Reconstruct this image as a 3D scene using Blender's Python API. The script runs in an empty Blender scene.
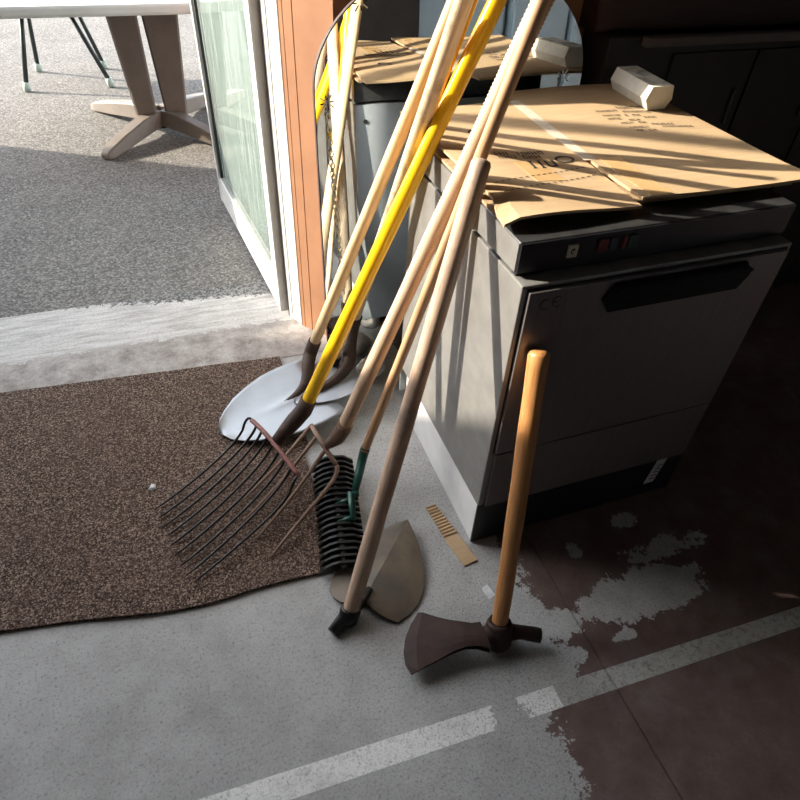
import bpy, bmesh, math, random
from mathutils import Vector, Matrix
random.seed(7)
S = bpy.context.scene
V = Vector
# ------------------------------------------------------------------ camera, light, exposure
cam = bpy.data.cameras.new('camera')
cam.sensor_fit = 'HORIZONTAL'; cam.sensor_width = 36.0; cam.lens = 619.577 / 800 * 36
cam.clip_start = 0.02
camo = bpy.data.objects.new('camera', cam); S.collection.objects.link(camo)
_r = V((0.9422983, -0.3321415, 0.0419032)); _u = V((0.1959225, 0.6486256, 0.7354585)); _w = V((0.2714558, 0.6848115, -0.6762728))
camo.matrix_world = Matrix(((_r.x, _u.x, -_w.x, -0.52293), (_r.y, _u.y, -_w.y, -0.78097), (_r.z, _u.z, -_w.z, 1.31961), (0, 0, 0, 1)))
S.camera = camo

SUN_AZ, SUN_EL = math.radians(-28.5), math.radians(28.5)     # direction of travel, elevation
world = bpy.data.worlds.new('sky'); S.world = world; world.use_nodes = True
nt = world.node_tree; nt.nodes.clear()
out = nt.nodes.new('ShaderNodeOutputWorld'); bg = nt.nodes.new('ShaderNodeBackground'); sk = nt.nodes.new('ShaderNodeTexSky')
sk.sky_type = 'NISHITA'; sk.sun_disc = False; sk.sun_elevation = SUN_EL
sk.sun_rotation = math.atan2(-math.cos(SUN_AZ), -math.sin(SUN_AZ))
sk.air_density = 1.0; sk.dust_density = 1.5; sk.ozone_density = 1.0
bg.inputs['Strength'].default_value = 0.46
hs = nt.nodes.new('ShaderNodeHueSaturation'); hs.inputs['Saturation'].default_value = 0.36
nt.links.new(sk.outputs[0], hs.inputs['Color']); nt.links.new(hs.outputs[0], bg.inputs[0]); nt.links.new(bg.outputs[0], out.inputs[0])
sun = bpy.data.lights.new('sun', 'SUN'); sun.energy = 5.7; sun.color = (1.0, 0.90, 0.74); sun.angle = math.radians(0.7)
suno = bpy.data.objects.new('sun', sun); S.collection.objects.link(suno)
_d = V((math.cos(SUN_AZ) * math.cos(SUN_EL), math.sin(SUN_AZ) * math.cos(SUN_EL), -math.sin(SUN_EL)))
suno.rotation_euler = _d.to_track_quat('-Z', 'Y').to_euler(); suno.location = (-6, 5, 6)
vs = S.view_settings; vs.view_transform = 'Standard'; vs.look = 'None'; vs.gamma = 1; vs.exposure = 1.08; vs.use_curve_mapping = False

# ------------------------------------------------------------------ materials
class N:
    def __init__(s, name):
        s.m = bpy.data.materials.new(name); s.m.use_nodes = True
        s.t = s.m.node_tree; s.b = s.t.nodes['Principled BSDF']
    def n(s, t, **kw):
        x = s.t.nodes.new(t)
        for k, v in kw.items():
            if k in x.inputs: x.inputs[k].default_value = v
            else: setattr(x, k, v)
        return x
    def l(s, a, b): s.t.links.new(a, b)
    def coord(s, kind='Object'):
        return s.n('ShaderNodeTexCoord').outputs[kind]
    def noise(s, vec, scale, detail=4, rough=.6):
        x = s.n('ShaderNodeTexNoise', Scale=scale, Detail=detail, Roughness=rough); s.l(vec, x.inputs['Vector']); return x.outputs['Fac']
    def ramp(s, fac, stops):
        x = s.n('ShaderNodeValToRGB'); e = x.color_ramp.elements
        while len(e) < len(stops): e.new(.5)
        for i, (p, c) in enumerate(stops):
            e[i].position = p; e[i].color = (c[0], c[1], c[2], 1) if len(c) >= 3 else (c[0],) * 3 + (1,)
        s.l(fac, x.inputs[0]); return x.outputs[0]
    def mix(s, fac, a, b, blend='MIX'):
        x = s.n('ShaderNodeMix', data_type='RGBA', blend_type=blend)
        for sock, v in ((x.inputs[0], fac), (x.inputs[6], a), (x.inputs[7], b)):
            if hasattr(v, 'is_linked'): s.l(v, sock)
            else: sock.default_value = v if isinstance(v, float) else (v[0], v[1], v[2], 1)
        return x.outputs[2]
    def math(s, op, a, b=None, c=None, clamp=False):
        x = s.n('ShaderNodeMath', operation=op, use_clamp=clamp)
        for i, v in enumerate((a, b, c)):
            if v is None: continue
            if hasattr(v, 'is_linked'): s.l(v, x.inputs[i])
            else: x.inputs[i].default_value = v
        return x.outputs[0]
    def bump(s, h, strength, dist=.002):
        x = s.n('ShaderNodeBump', Strength=strength, Distance=dist); s.l(h, x.inputs['Height']); s.l(x.outputs[0], s.b.inputs['Normal'])
    def set(s, col=None, rough=None, metal=None, spec=None):
        for k, v in (('Base Color', col), ('Roughness', rough), ('Metallic', metal), ('Specular IOR Level', spec)):
            if v is None: continue
            if hasattr(v, 'is_linked'): s.l(v, s.b.inputs[k])
            else: s.b.inputs[k].default_value = (v[0], v[1], v[2], 1) if isinstance(v, tuple) else v

def simple(name, c, c2=None, rough=.6, metal=0., scale=30, bump=.15, dist=.001, lo=.35, hi=.7, stretch=None, spec=.5):
    m = N(name); vec = m.coord()
    if stretch:
        mp = m.n('ShaderNodeMapping'); mp.inputs['Scale'].default_value = stretch; m.l(vec, mp.inputs[0]); vec = mp.outputs[0]
    f = m.noise(vec, scale)
    col = m.ramp(f, [(lo, c), (hi, c2 or tuple(x * .8 for x in c))])
    m.set(col, rough, metal, spec)
    if bump: m.bump(f, bump, dist)
    return m.m

def wood(name, c, c2, rough=.55, dirt=None, ringbump=0.0):
    m = N(name); vec = m.coord()
    mp = m.n('ShaderNodeMapping'); mp.inputs['Scale'].default_value = (60, 60, 5); m.l(vec, mp.inputs[0])
    f = m.noise(mp.outputs[0], 3.0, 5)
    col = m.ramp(f, [(.3, c2), (.62, c)])
    if dirt:
        g = m.noise(vec, 7.0, 5, .7); col = m.mix(m.ramp(g, [(.5, (0, 0, 0)), (.68, (1, 1, 1))]), col, dirt)
    m.set(col, rough); m.bump(f, .25, .0008); return m.m

M = {}
def concrete_floor():
    m = N('floor_concrete'); v = m.coord(); sx = m.n('ShaderNodeSeparateXYZ'); m.l(v, sx.inputs[0]); X, Y = sx.outputs[0], sx.outputs[1]
    big = m.noise(v, 2.2, 6, .62); mid = m.noise(v, 14, 6, .7); fine = m.noise(v, 160, 3, .7); ragged = m.noise(v, 18, 8, .72)
    base = m.ramp(big, [(.3, (.34, .345, .34)), (.7, (.46, .465, .455))])
    base = m.mix(m.ramp(mid, [(.42, (0, 0, 0)), (.75, (.5, .5, .5))]), base, (.26, .255, .24))
    # worn brown paint on the right-hand side of the room
    rag2 = m.noise(v, 75, 5, .75)
    edge = m.math('ADD', m.math('ADD', X, m.math('MULTIPLY', m.math('SUBTRACT', ragged, .5), .22)), m.math('MULTIPLY', m.math('SUBTRACT', rag2, .5), .10))
    low = m.math('LESS_THAN', Y, -.40)
    thr = m.math('SUBTRACT', .085, m.math('MULTIPLY', low, .10))
    paint = m.math('GREATER_THAN', edge, thr)
    def patch(cx, cy, rx, ry, amp=1.6):
        a = m.math('POWER', m.math('DIVIDE', m.math('SUBTRACT', X, cx), rx), 2.0); b = m.math('POWER', m.math('DIVIDE', m.math('SUBTRACT', Y, cy), ry), 2.0)
        s = m.math('ADD', m.math('ADD', a, b), m.math('ADD', m.math('MULTIPLY', m.math('SUBTRACT', ragged, .5), amp * 2.2), m.math('MULTIPLY', m.math('SUBTRACT', rag2, .5), amp)))
        return m.math('GREATER_THAN', s, 1.0)
    for p in ((.34, -.255, .17, .062), (.10, -.265, .06, .04), (.47, -.165, .10, .03, 3.2), (.24, -.10, .02, .02, 3.5), (.42, -.06, .04, .02, 3.5), (.23, -.335, .03, .012, 3.5), (.10, -.34, .03, .02, 3.5)):
        paint = m.math('MULTIPLY', paint, patch(*p))
    pc = m.ramp(mid, [(.3, (.085, .052, .046)), (.55, (.125, .085, .075)), (.8, (.18, .14, .125))])
    col = m.mix(paint, base, pc)
    # white line
    l1 = m.math('GREATER_THAN', Y, m.math('SUBTRACT', -.427, m.math('MULTIPLY', X, .03)))
    l2 = m.math('LESS_THAN', Y, m.math('SUBTRACT', -.381, m.math('MULTIPLY', X, .035)))
    line = m.math('MULTIPLY', l1, l2)
    wear = m.math('GREATER_THAN', m.math('ADD', m.math('MULTIPLY', m.math('ABSOLUTE', m.math('ADD', X, .095)), 9.0), m.math('MULTIPLY', ragged, 1.3)), .93)
    wear2 = m.ramp(m.noise(v, 60, 5, .75), [(.36, (.45, .45, .45)), (.5, (1, 1, 1))])
    line = m.math('MULTIPLY', line, wear)
    lc = m.mix(m.math('GREATER_THAN', X, .02), (.74, .745, .73), (.38, .385, .36))
    col = m.mix(m.math('MULTIPLY', line, wear2), col, lc)
    # dirt specks
    vo = m.n('ShaderNodeTexVoronoi', Scale=95.0); m.l(v, vo.inputs['Vector'])
    sp = m.math('LESS_THAN', vo.outputs['Distance'], m.math('MULTIPLY', m.math('SUBTRACT', rag2, .46), .9))
    band = m.math('SUBTRACT', 1.0, m.math('MULTIPLY', m.math('ABSOLUTE', m.math('ADD', X, .06)), 2.2), clamp=True)
    col = m.mix(m.math('MULTIPLY', sp, m.math('MAXIMUM', m.math('MULTIPLY', band, .7), .25)), col, (.07, .06, .05))
    col = m.mix(m.ramp(fine, [(.30, (.6, .6, .6)), (.45, (0, 0, 0))]), col, (.08, .075, .07))
    sp2 = m.noise(v, 420, 2, .6); col = m.mix(m.ramp(sp2, [(.28, (.6, .6, .6)), (.38, (0, 0, 0))]), col, (.06, .055, .05))
    col = m.mix(m.math('MULTIPLY', m.ramp(fine, [(.58, (0, 0, 0)), (.75, (.4, .4, .4))]), m.math('SUBTRACT', 1.0, m.math('MULTIPLY', paint, .85))), col, (.55, .55, .54))
    st = m.noise(v, 5.5, 6, .65); col = m.mix(m.ramp(st, [(.5, (0, 0, 0)), (.7, (.35, .35, .35))]), col, (.17, .165, .155))
    pit = m.noise(v, 240, 3, .75); col = m.mix(m.math('MULTIPLY', m.ramp(pit, [(.30, (.85, .85, .85)), (.46, (0, 0, 0))]), m.math('ADD', m.math('MULTIPLY', band, .8), .3)), col, (.07, .065, .06))
    m.set(col, .8, 0., .3)
    h = m.math('ADD', m.math('MULTIPLY', fine, .6), m.math('MULTIPLY', mid, .8)); m.bump(h, .35, .003)
    return m.m
M['floor'] = concrete_floor()

def threshold_mat():
    m = N('threshold_whitewash'); v = m.coord(); sx = m.n('ShaderNodeSeparateXYZ'); m.l(v, sx.inputs[0]); Y = sx.outputs[1]
    rag = m.noise(v, 11, 8, .75); fine = m.noise(v, 130, 4, .75); streak = m.n('ShaderNodeMapping'); streak.inputs['Scale'].default_value = (3, 26, 1); m.l(v, streak.inputs[0])
    st = m.noise(streak.outputs[0], 2.0, 6, .7)
    white = m.ramp(st, [(.3, (.27, .255, .24)), (.5, (.46, .445, .43)), (.72, (.60, .59, .58))])
    dirty = m.ramp(rag, [(.3, (.15, .128, .115)), (.62, (.40, .375, .355))])
    vo = m.n('ShaderNodeTexVoronoi', Scale=150.0); m.l(v, vo.inputs['Vector']); gs = m.n('ShaderNodeSeparateColor'); m.l(vo.outputs['Color'], gs.inputs[0]); asp = m.ramp(gs.outputs[0], [(.3, (.08, .08, .08)), (.7, (.23, .228, .22))])
    mid = m.math('SUBTRACT', Y, m.math('MULTIPLY', rag, .20))
    c = m.mix(m.math('GREATER_THAN', mid, .98), dirty, white)
    c = m.mix(m.math('GREATER_THAN', m.math('ADD', m.math('ADD', Y, m.math('MULTIPLY', sx.outputs[0], .14)), m.math('ADD', m.math('MULTIPLY', m.math('SUBTRACT', rag, .5), .12), m.math('MULTIPLY', m.math('SUBTRACT', m.noise(v, 45, 5, .8), .5), .14))), 1.225), c, asp)
    c = m.mix(m.ramp(fine, [(.25, (.55, .55, .55)), (.5, (0, 0, 0))]), c, (.10, .085, .075))
    m.set(c, .85, 0., .3); m.bump(m.math('ADD', fine, rag), .4, .003); return m.m
M['threshold'] = threshold_mat()

def asphalt_mat():
    m = N('asphalt'); v = m.coord(); vo = m.n('ShaderNodeTexVoronoi', Scale=150.0); m.l(v, vo.inputs['Vector'])
    fine = m.noise(v, 220, 4, .7); big = m.noise(v, 3, 5)
    g = m.n('ShaderNodeSeparateColor'); m.l(vo.outputs['Color'], g.inputs[0])
    c = m.ramp(g.outputs[0], [(.0, (.05, .048, .046)), (.5, (.145, .14, .134)), (.85, (.24, .232, .22)), (1, (.36, .35, .33))])
    c = m.mix(.35, c, m.ramp(big, [(.3, (.125, .12, .115)), (.7, (.22, .21, .195))]))
    m.set(c, .95, 0., .08); m.bump(m.math('ADD', g.outputs[0], fine), .4, .003); return m.m
M['asphalt'] = asphalt_mat()

def mat_mat():
    m = N('mat_pile'); v = m.coord(); vo = m.n('ShaderNodeTexVoronoi', Scale=360.0); m.l(v, vo.inputs['Vector'])
    g = m.n('ShaderNodeSeparateColor'); m.l(vo.outputs['Color'], g.inputs[0])
    n = m.noise(v, 120, 3, .7); big = m.noise(v, 5, 4)
    f = m.math('ADD', m.math('MULTIPLY', g.outputs[0], .6), m.math('MULTIPLY', n, .5))
    c = m.ramp(f, [(.25, (.015, .009, .007)), (.48, (.062, .040, .031)), (.66, (.125, .087, .067)), (.85, (.33, .255, .205))])
    c = m.mix(m.ramp(big, [(.4, (0, 0, 0)), (.7, (.3, .3, .3))]), c, (.09, .06, .05))
    m.set(c, .95, 0., .15); m.bump(f, .8, .004); return m.m
M['mat'] = mat_mat()

M['grip_black'] = simple('grip_black', (.006, .006, .007), (.01, .01, .011), .7, scale=40, bump=0, spec=.2)
M['orange'] = simple('orange_paint', (.50, .255, .14), (.43, .21, .115), .6, scale=9, bump=.12)
M['ceil'] = simple('ceiling_paint', (.35, .33, .30), rough=.9, scale=6)
M['drab'] = simple('drab_wall', (.11, .09, .08), (.07, .06, .05), .9, scale=5)
M['white_alu'] = simple('white_painted_metal', (.72, .73, .72), (.62, .63, .62), .35, scale=20, bump=.03)
M['grey_gasket'] = simple('grey_gasket', (.30, .30, .29), (.2, .2, .2), .6, scale=30)
M['black_rubber'] = simple('black_rubber', (.012, .012, .013), (.02, .02, .02), .55, scale=60)
M['steel'] = simple('brushed_steel', (.46, .46, .46), (.37, .37, .37), .40, .75, scale=14, bump=.05, stretch=(1, 1, 14))
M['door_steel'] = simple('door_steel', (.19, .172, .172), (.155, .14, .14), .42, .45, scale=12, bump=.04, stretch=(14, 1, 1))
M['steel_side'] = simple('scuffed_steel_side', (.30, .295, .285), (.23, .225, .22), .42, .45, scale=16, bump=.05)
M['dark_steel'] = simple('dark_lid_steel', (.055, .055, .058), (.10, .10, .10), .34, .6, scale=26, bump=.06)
M['panel_black'] = simple('panel_black', (.010, .010, .014), (.016, .016, .02), .35, scale=30, bump=0)
M['back_panel'] = simple('galvanised_back', (.42, .47, .51), (.36, .41, .45), .5, .25, scale=8, bump=.03)
M['plinth_white'] = simple('plinth_white', (.70, .71, .72), (.58, .59, .60), .5, scale=10, bump=.05)
M['foot_white'] = simple('foot_plastic', (.62, .60, .56), (.45, .43, .40), .6, scale=25)
def card_mat():
    m = N('cardboard'); v = m.coord(); mp = m.n('ShaderNodeMapping'); mp.inputs['Scale'].default_value = (3, 60, 3); m.l(v, mp.inputs[0])
    f = m.noise(mp.outputs[0], 3, 4); b = m.noise(v, 6, 5)
    c = m.ramp(f, [(.3, (.43, .305, .18)), (.7, (.51, .37, .225))]); c = m.mix(m.ramp(b, [(.45, (0, 0, 0)), (.75, (.45, .45, .45))]), c, (.38, .245, .125))
    m.set(c, .8, 0., .25); m.bump(f, .15, .0006); return m.m
M['card'] = card_mat()
M['card_edge'] = simple('cardboard_edge', (.50, .36, .21), (.22, .14, .075), .85, scale=220, bump=.4)
M['card_tape'] = simple('brown_packing_tape', (.60, .40, .20), (.52, .33, .15), .3, scale=20, bump=.05)
M['clear_tape'] = simple('clear_tape', (.74, .66, .55), (.60, .50, .38), .22, scale=60, bump=.3)
M['ink'] = simple('black_ink', (.03, .025, .02), rough=.8, bump=0)
M['ink_faint'] = simple('grey_ink', (.05, .045, .045), rough=.5, bump=0)
M['foam'] = simple('white_foam', (.74, .74, .68), (.62, .62, .56), .7, scale=40, bump=.2)
M['foam_dirty'] = simple('dirty_foam', (.60, .60, .54), (.16, .14, .10), .8, scale=22, bump=.3, lo=.45, hi=.72)
M['wood_pale'] = wood('pale_wood', (.72, .55, .34), (.58, .41, .22), .5)
M['wood_pale2'] = wood('pale_wood_knotty', (.74, .60, .42), (.58, .42, .25), .5, (.22, .12, .06))
M['wood_ribbed'] = wood('worn_beech', (.60, .45, .32), (.45, .31, .20), .6)
M['wood_rake'] = wood('rake_wood', (.56, .35, .20), (.42, .24, .12), .5)
M['wood_hoe'] = wood('greyed_wood', (.46, .33, .24), (.31, .21, .15), .6, (.20, .15, .12))
M['wood_axe'] = wood('orange_wood', (.50, .24, .085), (.36, .15, .05), .42)
M['yellow'] = simple('yellow_paint', (.88, .54, .012), (.80, .46, .010), .22, scale=18, bump=.08)
M['yellow2'] = simple('amber_paint', (.80, .40, .012), (.66, .31, .01), .35, scale=18, bump=.08)
M['rust_dark'] = simple('dark_rusty_iron', (.040, .029, .024), (.085, .05, .037), .7, .3, scale=40, bump=.5)
M['rust_brown'] = simple('brown_rust', (.17, .105, .075), (.25, .165, .12), .75, .2, scale=45, bump=.5)
M['axe_iron'] = simple('axe_iron', (.022, .012, .009), (.045, .022, .016), .6, .4, scale=28, bump=.5)
M['tine'] = simple('black_tine_steel', (.010, .010, .011), (.03, .026, .024), .38, .6, scale=60, bump=.2)
M['red_worn'] = simple('worn_red_paint', (.25, .10, .09), (.13, .06, .05), .7, .1, scale=60, bump=.5)
M['shovel'] = simple('galvanised_shovel', (.36, .385, .41), (.30, .325, .35), .42, .4, scale=7, bump=.05)
M['shovel2'] = simple('dull_shovel', (.44, .42, .42), (.33, .31, .30), .5, .4, scale=10, bump=.1)
M['hoe_blade'] = simple('worn_hoe_iron', (.18, .14, .095), (.085, .078, .07), .6, .3, scale=9, bump=.25)
M['rake_black'] = simple('black_rake_plastic', (.006, .0065, .0065), (.009, .01, .009), .5, scale=50, bump=.05, spec=.25)
M['green'] = simple('dark_green_paint', (.010, .075, .055), (.008, .055, .04), .35, scale=30, bump=.05)
M['table_top'] = simple('table_top_plastic', (.66, .67, .66), (.6, .61, .6), .4, scale=10, bump=.03)
M['table_leg'] = simple('taupe_plastic', (.19, .16, .135), (.155, .13, .11), .5, scale=14, bump=.05)
M['chair'] = simple('dark_green_metal', (.02, .03, .03), (.03, .04, .04), .4, .3)
M['chair_cap'] = simple('pale_green_cap', (.45, .52, .46), (.3, .4, .34), .5)
M['stone'] = simple('pale_stone', (.58, .56, .52), (.36, .33, .30), .8, scale=24, bump=.4, dist=.003)
M['paper'] = simple('white_paper', (.72, .73, .74), (.5, .52, .56), .7, scale=90, bump=.1)
M['cream'] = simple('cream_plastic', (.60, .52, .40), (.5, .43, .33), .5, bump=0)
M['red_btn'] = simple('red_button', (.16, .012, .016), (.12, .01, .012), .4, bump=0)
M['blue_btn'] = simple('blue_grey_button', (.035, .05, .07), (.03, .045, .06), .4, bump=0)
M['green_btn'] = simple('dark_green_button', (.02, .05, .045), (.02, .04, .04), .4, bump=0)
M['chain'] = simple('white_chain_plastic', (.78, .77, .70), (.66, .64, .56), .4, bump=0)
M['locker'] = simple('blue_grey_locker', (.52, .64, .72), (.46, .58, .66), .4, scale=8, bump=.03)
M['crate_red'] = simple('red_brown_crate', (.14, .035, .025), (.09, .025, .02), .6, scale=20)
M['dark_wood'] = simple('dark_brown_wood', (.050, .026, .022), (.03, .017, .015), .6, scale=8, bump=.2, stretch=(1, 12, 12))
M['black_cab'] = simple('black_cabinet', (.016, .016, .018), (.024, .022, .023), .5, scale=12)
M['cab_edge'] = simple('grey_cabinet_edge', (.14, .12, .11), (.10, .085, .08), .5, scale=18)
M['render_out'] = simple('outside_render', (.50, .46, .40), (.42, .39, .34), .9, scale=12)
M['sticker'] = simple('white_sticker', (.85, .86, .84), (.78, .8, .78), .4, bump=0)
def mirror_mat():
    m = N('mirror_silver'); f = m.noise(m.coord(), 40, 4); m.set((.86, .88, .87), m.ramp(f, [(.4, (.0, .0, .0)), (.9, (.03, .03, .03))]), 1.0); return m.m
M['mirror'] = mirror_mat()
def glass_mat():
    m = N('door_glass'); t = m.t; o = t.nodes['Material Output']
    tr = m.n('ShaderNodeBsdfTransparent'); tr.inputs[0].default_value = (.74, .84, .80, 1)
    gl = m.n('ShaderNodeBsdfGlossy', Roughness=.02); gl.inputs[0].default_value = (.9, .95, .93, 1)
    f = m.n('ShaderNodeFresnel', IOR=1.5)
    nz = m.noise(m.coord(), 3, 4); add = m.math('ADD', f.outputs[0], m.math('MULTIPLY', nz, .10))
    mx = m.n('ShaderNodeMixShader'); m.l(add, mx.inputs[0]); m.l(tr.outputs[0], mx.inputs[1]); m.l(gl.outputs[0], mx.inputs[2]); df = m.n('ShaderNodeBsdfDiffuse'); df.inputs[0].default_value = (.62, .70, .66, 1); tl = m.n('ShaderNodeBsdfTranslucent'); tl.inputs[0].default_value = (.62, .70, .66, 1)
    ad = m.n('ShaderNodeMixShader'); ad.inputs[0].default_value = .4; m.l(df.outputs[0], ad.inputs[1]); m.l(tl.outputs[0], ad.inputs[2])
    mp = m.n('ShaderNodeMapping'); mp.inputs['Scale'].default_value = (2, 14, 1.2); m.l(m.coord(), mp.inputs[0]); dust = m.ramp(m.noise(mp.outputs[0], 3.0, 5, .7), [(.35, (.10, .10, .10)), (.75, (.42, .42, .42))])
    m2 = m.n('ShaderNodeMixShader'); m.l(dust, m2.inputs[0]); m.l(mx.outputs[0], m2.inputs[1]); m.l(ad.outputs[0], m2.inputs[2]); m.l(m2.outputs[0], o.inputs[0])
    return m.m
M['glass'] = glass_mat()

# ------------------------------------------------------------------ mesh helpers
class B:
    """collects shapes in one bmesh and links them as ONE mesh object"""
    def __init__(s): s.bm = bmesh.new(); s.mats = []
    def mi(s, m):
        if m is None: return 0
        if m not in s.mats: s.mats.append(m)
        return s.mats.index(m)
    def faces(s, verts, faces, m=None, smooth=False):
        vs_ = [s.bm.verts.new(v) for v in verts]; k = s.mi(m); fs = []
        for f in faces:
            try: q = s.bm.faces.new([vs_[i] for i in f])
            except ValueError: continue
            q.material_index = k; q.smooth = smooth; fs.append(q)
        return fs
    def box(s, lo, hi, m=None, bev=0, rot=None, pivot=None):
        x0, y0, z0 = lo; x1, y1, z1 = hi
        vv = [V((x, y, z)) for z in (z0, z1) for y in (y0, y1) for x in (x0, x1)]
        if rot is not None:
            p = V(pivot) if pivot is not None else (V(lo) + V(hi)) / 2
            vv = [rot @ (v - p) + p for v in vv]
        fs = s.faces(vv, [(0, 2, 3, 1), (4, 5, 7, 6), (0, 1, 5, 4), (2, 6, 7, 3), (0, 4, 6, 2), (1, 3, 7, 5)], m)
        if bev:
            es = list({e for f in fs for e in f.edges})
            bmesh.ops.bevel(s.bm, geom=es, offset=bev, segments=2, affect='EDGES', profile=.6)
        return s
    def tube(s, pts, rad, seg=12, m=None, cap=True, flat=1.0, closed=False):
        pts = [V(p) for p in pts]; n = len(pts)
        if not hasattr(rad, '__len__'): rad = [rad] * n
        rings = []; side = None
        for i, p in enumerate(pts):
            if closed: t = (pts[(i + 1) % n] - pts[i - 1])
            else: t = (pts[min(i + 1, n - 1)] - pts[max(i - 1, 0)])
            t.normalize()
            if side is None: side = t.cross(V((0, 0, 1))); side = side if side.length > 1e-4 else V((1, 0, 0))
            side = (side - t * side.dot(t)).normalized(); up = side.cross(t).normalized()
            rings.append([s.bm.verts.new(p + (side * math.cos(a) + up * math.sin(a) * flat) * rad[i]) for a in [2 * math.pi * k / seg for k in range(seg)]])
        k = s.mi(m)
        for i in range(n if closed else n - 1):
            a, b = rings[i], rings[(i + 1) % n]
            for j in range(seg):
                f = s.bm.faces.new((a[j], a[(j + 1) % seg], b[(j + 1) % seg], b[j])); f.smooth = True; f.material_index = k
        if cap and not closed:
            for q in (rings[0], list(reversed(rings[-1]))):
                f = s.bm.faces.new(q); f.material_index = k
        return s
    def prism(s, outline, thick, m=None, bev=0):
        """outline: list of 3D points (roughly planar); extruded by vector thick"""
        n = len(outline); t = V(thick); a = [V(p) for p in outline]; b = [p + t for p in a]
        fs = s.faces(a + b, [tuple(reversed(range(n))), tuple(range(n, 2 * n))] + [(i, (i + 1) % n, n + (i + 1) % n, n + i) for i in range(n)], m)
        if bev:
            es = [e for e in {e for f in fs for e in f.edges} if True]
            bmesh.ops.bevel(s.bm, geom=es, offset=bev, segments=1, affect='EDGES')
        return s
    def grid(s, rows, thick, m=None, smooth=False):
        """rows: equal-length lists of points -> sheet with thickness vector"""
        R, Cn = len(rows), len(rows[0]); t = V(thick); top = [V(p) for r in rows for p in r]; bot = [p + t for p in top]; K = R * Cn
        fs = []
        for i in range(R - 1):
            for j in range(Cn - 1):
                a, b, c, d = i * Cn + j, i * Cn + j + 1, (i + 1) * Cn + j + 1, (i + 1) * Cn + j
                fs.append((a, b, c, d)); fs.append((K + d, K + c, K + b, K + a))
        rim = [(0, j) for j in range(Cn)] + [(i, Cn - 1) for i in range(1, R)] + [(R - 1, j) for j in range(Cn - 2, -1, -1)] + [(i, 0) for i in range(R - 2, 0, -1)]
        ids = [i * Cn + j for i, j in rim]
        for q in range(len(ids)):
            a, b = ids[q], ids[(q + 1) % len(ids)]; fs.append((b, a, K + a, K + b))
        s.faces(top + bot, fs, m, smooth); return s
    def link(s, name, mat=None, parent=None, autosmooth=False):
        me = bpy.data.meshes.new(name); bmesh.ops.remove_doubles(s.bm, verts=s.bm.verts, dist=1e-6); bmesh.ops.recalc_face_normals(s.bm, faces=s.bm.faces)
        s.bm.to_mesh(me); s.bm.free()
        ms = s.mats if s.mats else ['floor']
        if mat is not None and not s.mats: ms = [mat]
        for k in ms: me.materials.append(M[k])
        o = bpy.data.objects.new(name, me); S.collection.objects.link(o)
        if parent is not None: put(o, parent)
        return o
def put(o, parent):
    o.parent = parent; o.matrix_parent_inverse = parent_matrix(parent).inverted()
def parent_matrix(p):
    m = Matrix.LocRotScale(p.location, p.rotation_euler, p.scale)
    return parent_matrix(p.parent) @ p.matrix_parent_inverse @ m if p.parent else m
def tag(o, label, cat, group=None):
    o['label'] = label; o['category'] = cat
    if group: o['group'] = group
    return o
def thing(name, label, cat, loc, group=None):
    o = bpy.data.objects.new(name, None); o.empty_display_size = .05; S.collection.objects.link(o); o.location = loc
    return tag(o, label, cat, group)
def struct(o, label=None):
    o['kind'] = 'structure'
    if label: o['label'] = label
    return o
def lerp(a, b, t): return V(a) * (1 - t) + V(b) * t
def bez(p0, p1, p2, p3, n):
    p0, p1, p2, p3 = V(p0), V(p1), V(p2), V(p3); o = []
    for i in range(n + 1):
        t = i / n; u = 1 - t; o.append(p0 * u ** 3 + p1 * 3 * u * u * t + p2 * 3 * u * t * t + p3 * t ** 3)
    return o
def frame(o, a, b):
    """give a long object local Z along a->b (for grain) by baking the inverse into its mesh"""
    a, b = V(a), V(b); q = (b - a).to_track_quat('Z', 'Y').to_matrix().to_4x4(); mt = Matrix.Translation(a) @ q
    o.data.transform(mt.inverted()); return mt

# ------------------------------------------------------------------ setting
# floor with an expansion joint running away from the camera at x = .147
fl = B()
def strip(x0, x1, z0=0., z1=0., y0=-3.2, y1=.865): fl.faces([(x0, y0, z0), (x1, y0, z1), (x1, y1, z1), (x0, y1, z0)], [(0, 1, 2, 3)])
strip(-5.6, .145); strip(.145, .1465, 0, -.006); strip(.1465, .1485, -.006, -.006); strip(.1485, .150, -.006, 0); strip(.150, 2.4)
struct(fl.link('floor', 'floor'))
th = B(); th.box((-5.6, .865, -.05), (2.4, 1.36, .0015))
struct(th.link('trim_1', 'threshold'), 'whitewashed worn concrete threshold')
gr = B(); gr.box((-14, 1.36, -.06), (12, 24, -.004)); struct(gr.link('ground', 'asphalt'), 'grey asphalt yard outside')
# the orange wall starts with a splayed pilaster: narrow board, groove, wider board, groove, wall
SP0, SP1 = V((-.196, 1.026, 0)), V((-.090, .890, 0)); spd = (SP1 - SP0).normalized(); spn = V((spd.y, -spd.x, 0))
def spl(t, off=0.): return SP0 + spd * t + spn * off
w = B(); w.prism([spl(.046), SP1, (2.4, .89, 0), (2.4, 1.13, 0), (-.185, 1.13, 0), spl(0, -.012) + V((.004, 0, 0)), spl(.044, -.012)], (0, 0, 2.95)); struct(w.link('wall_back', 'orange'))
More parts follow.
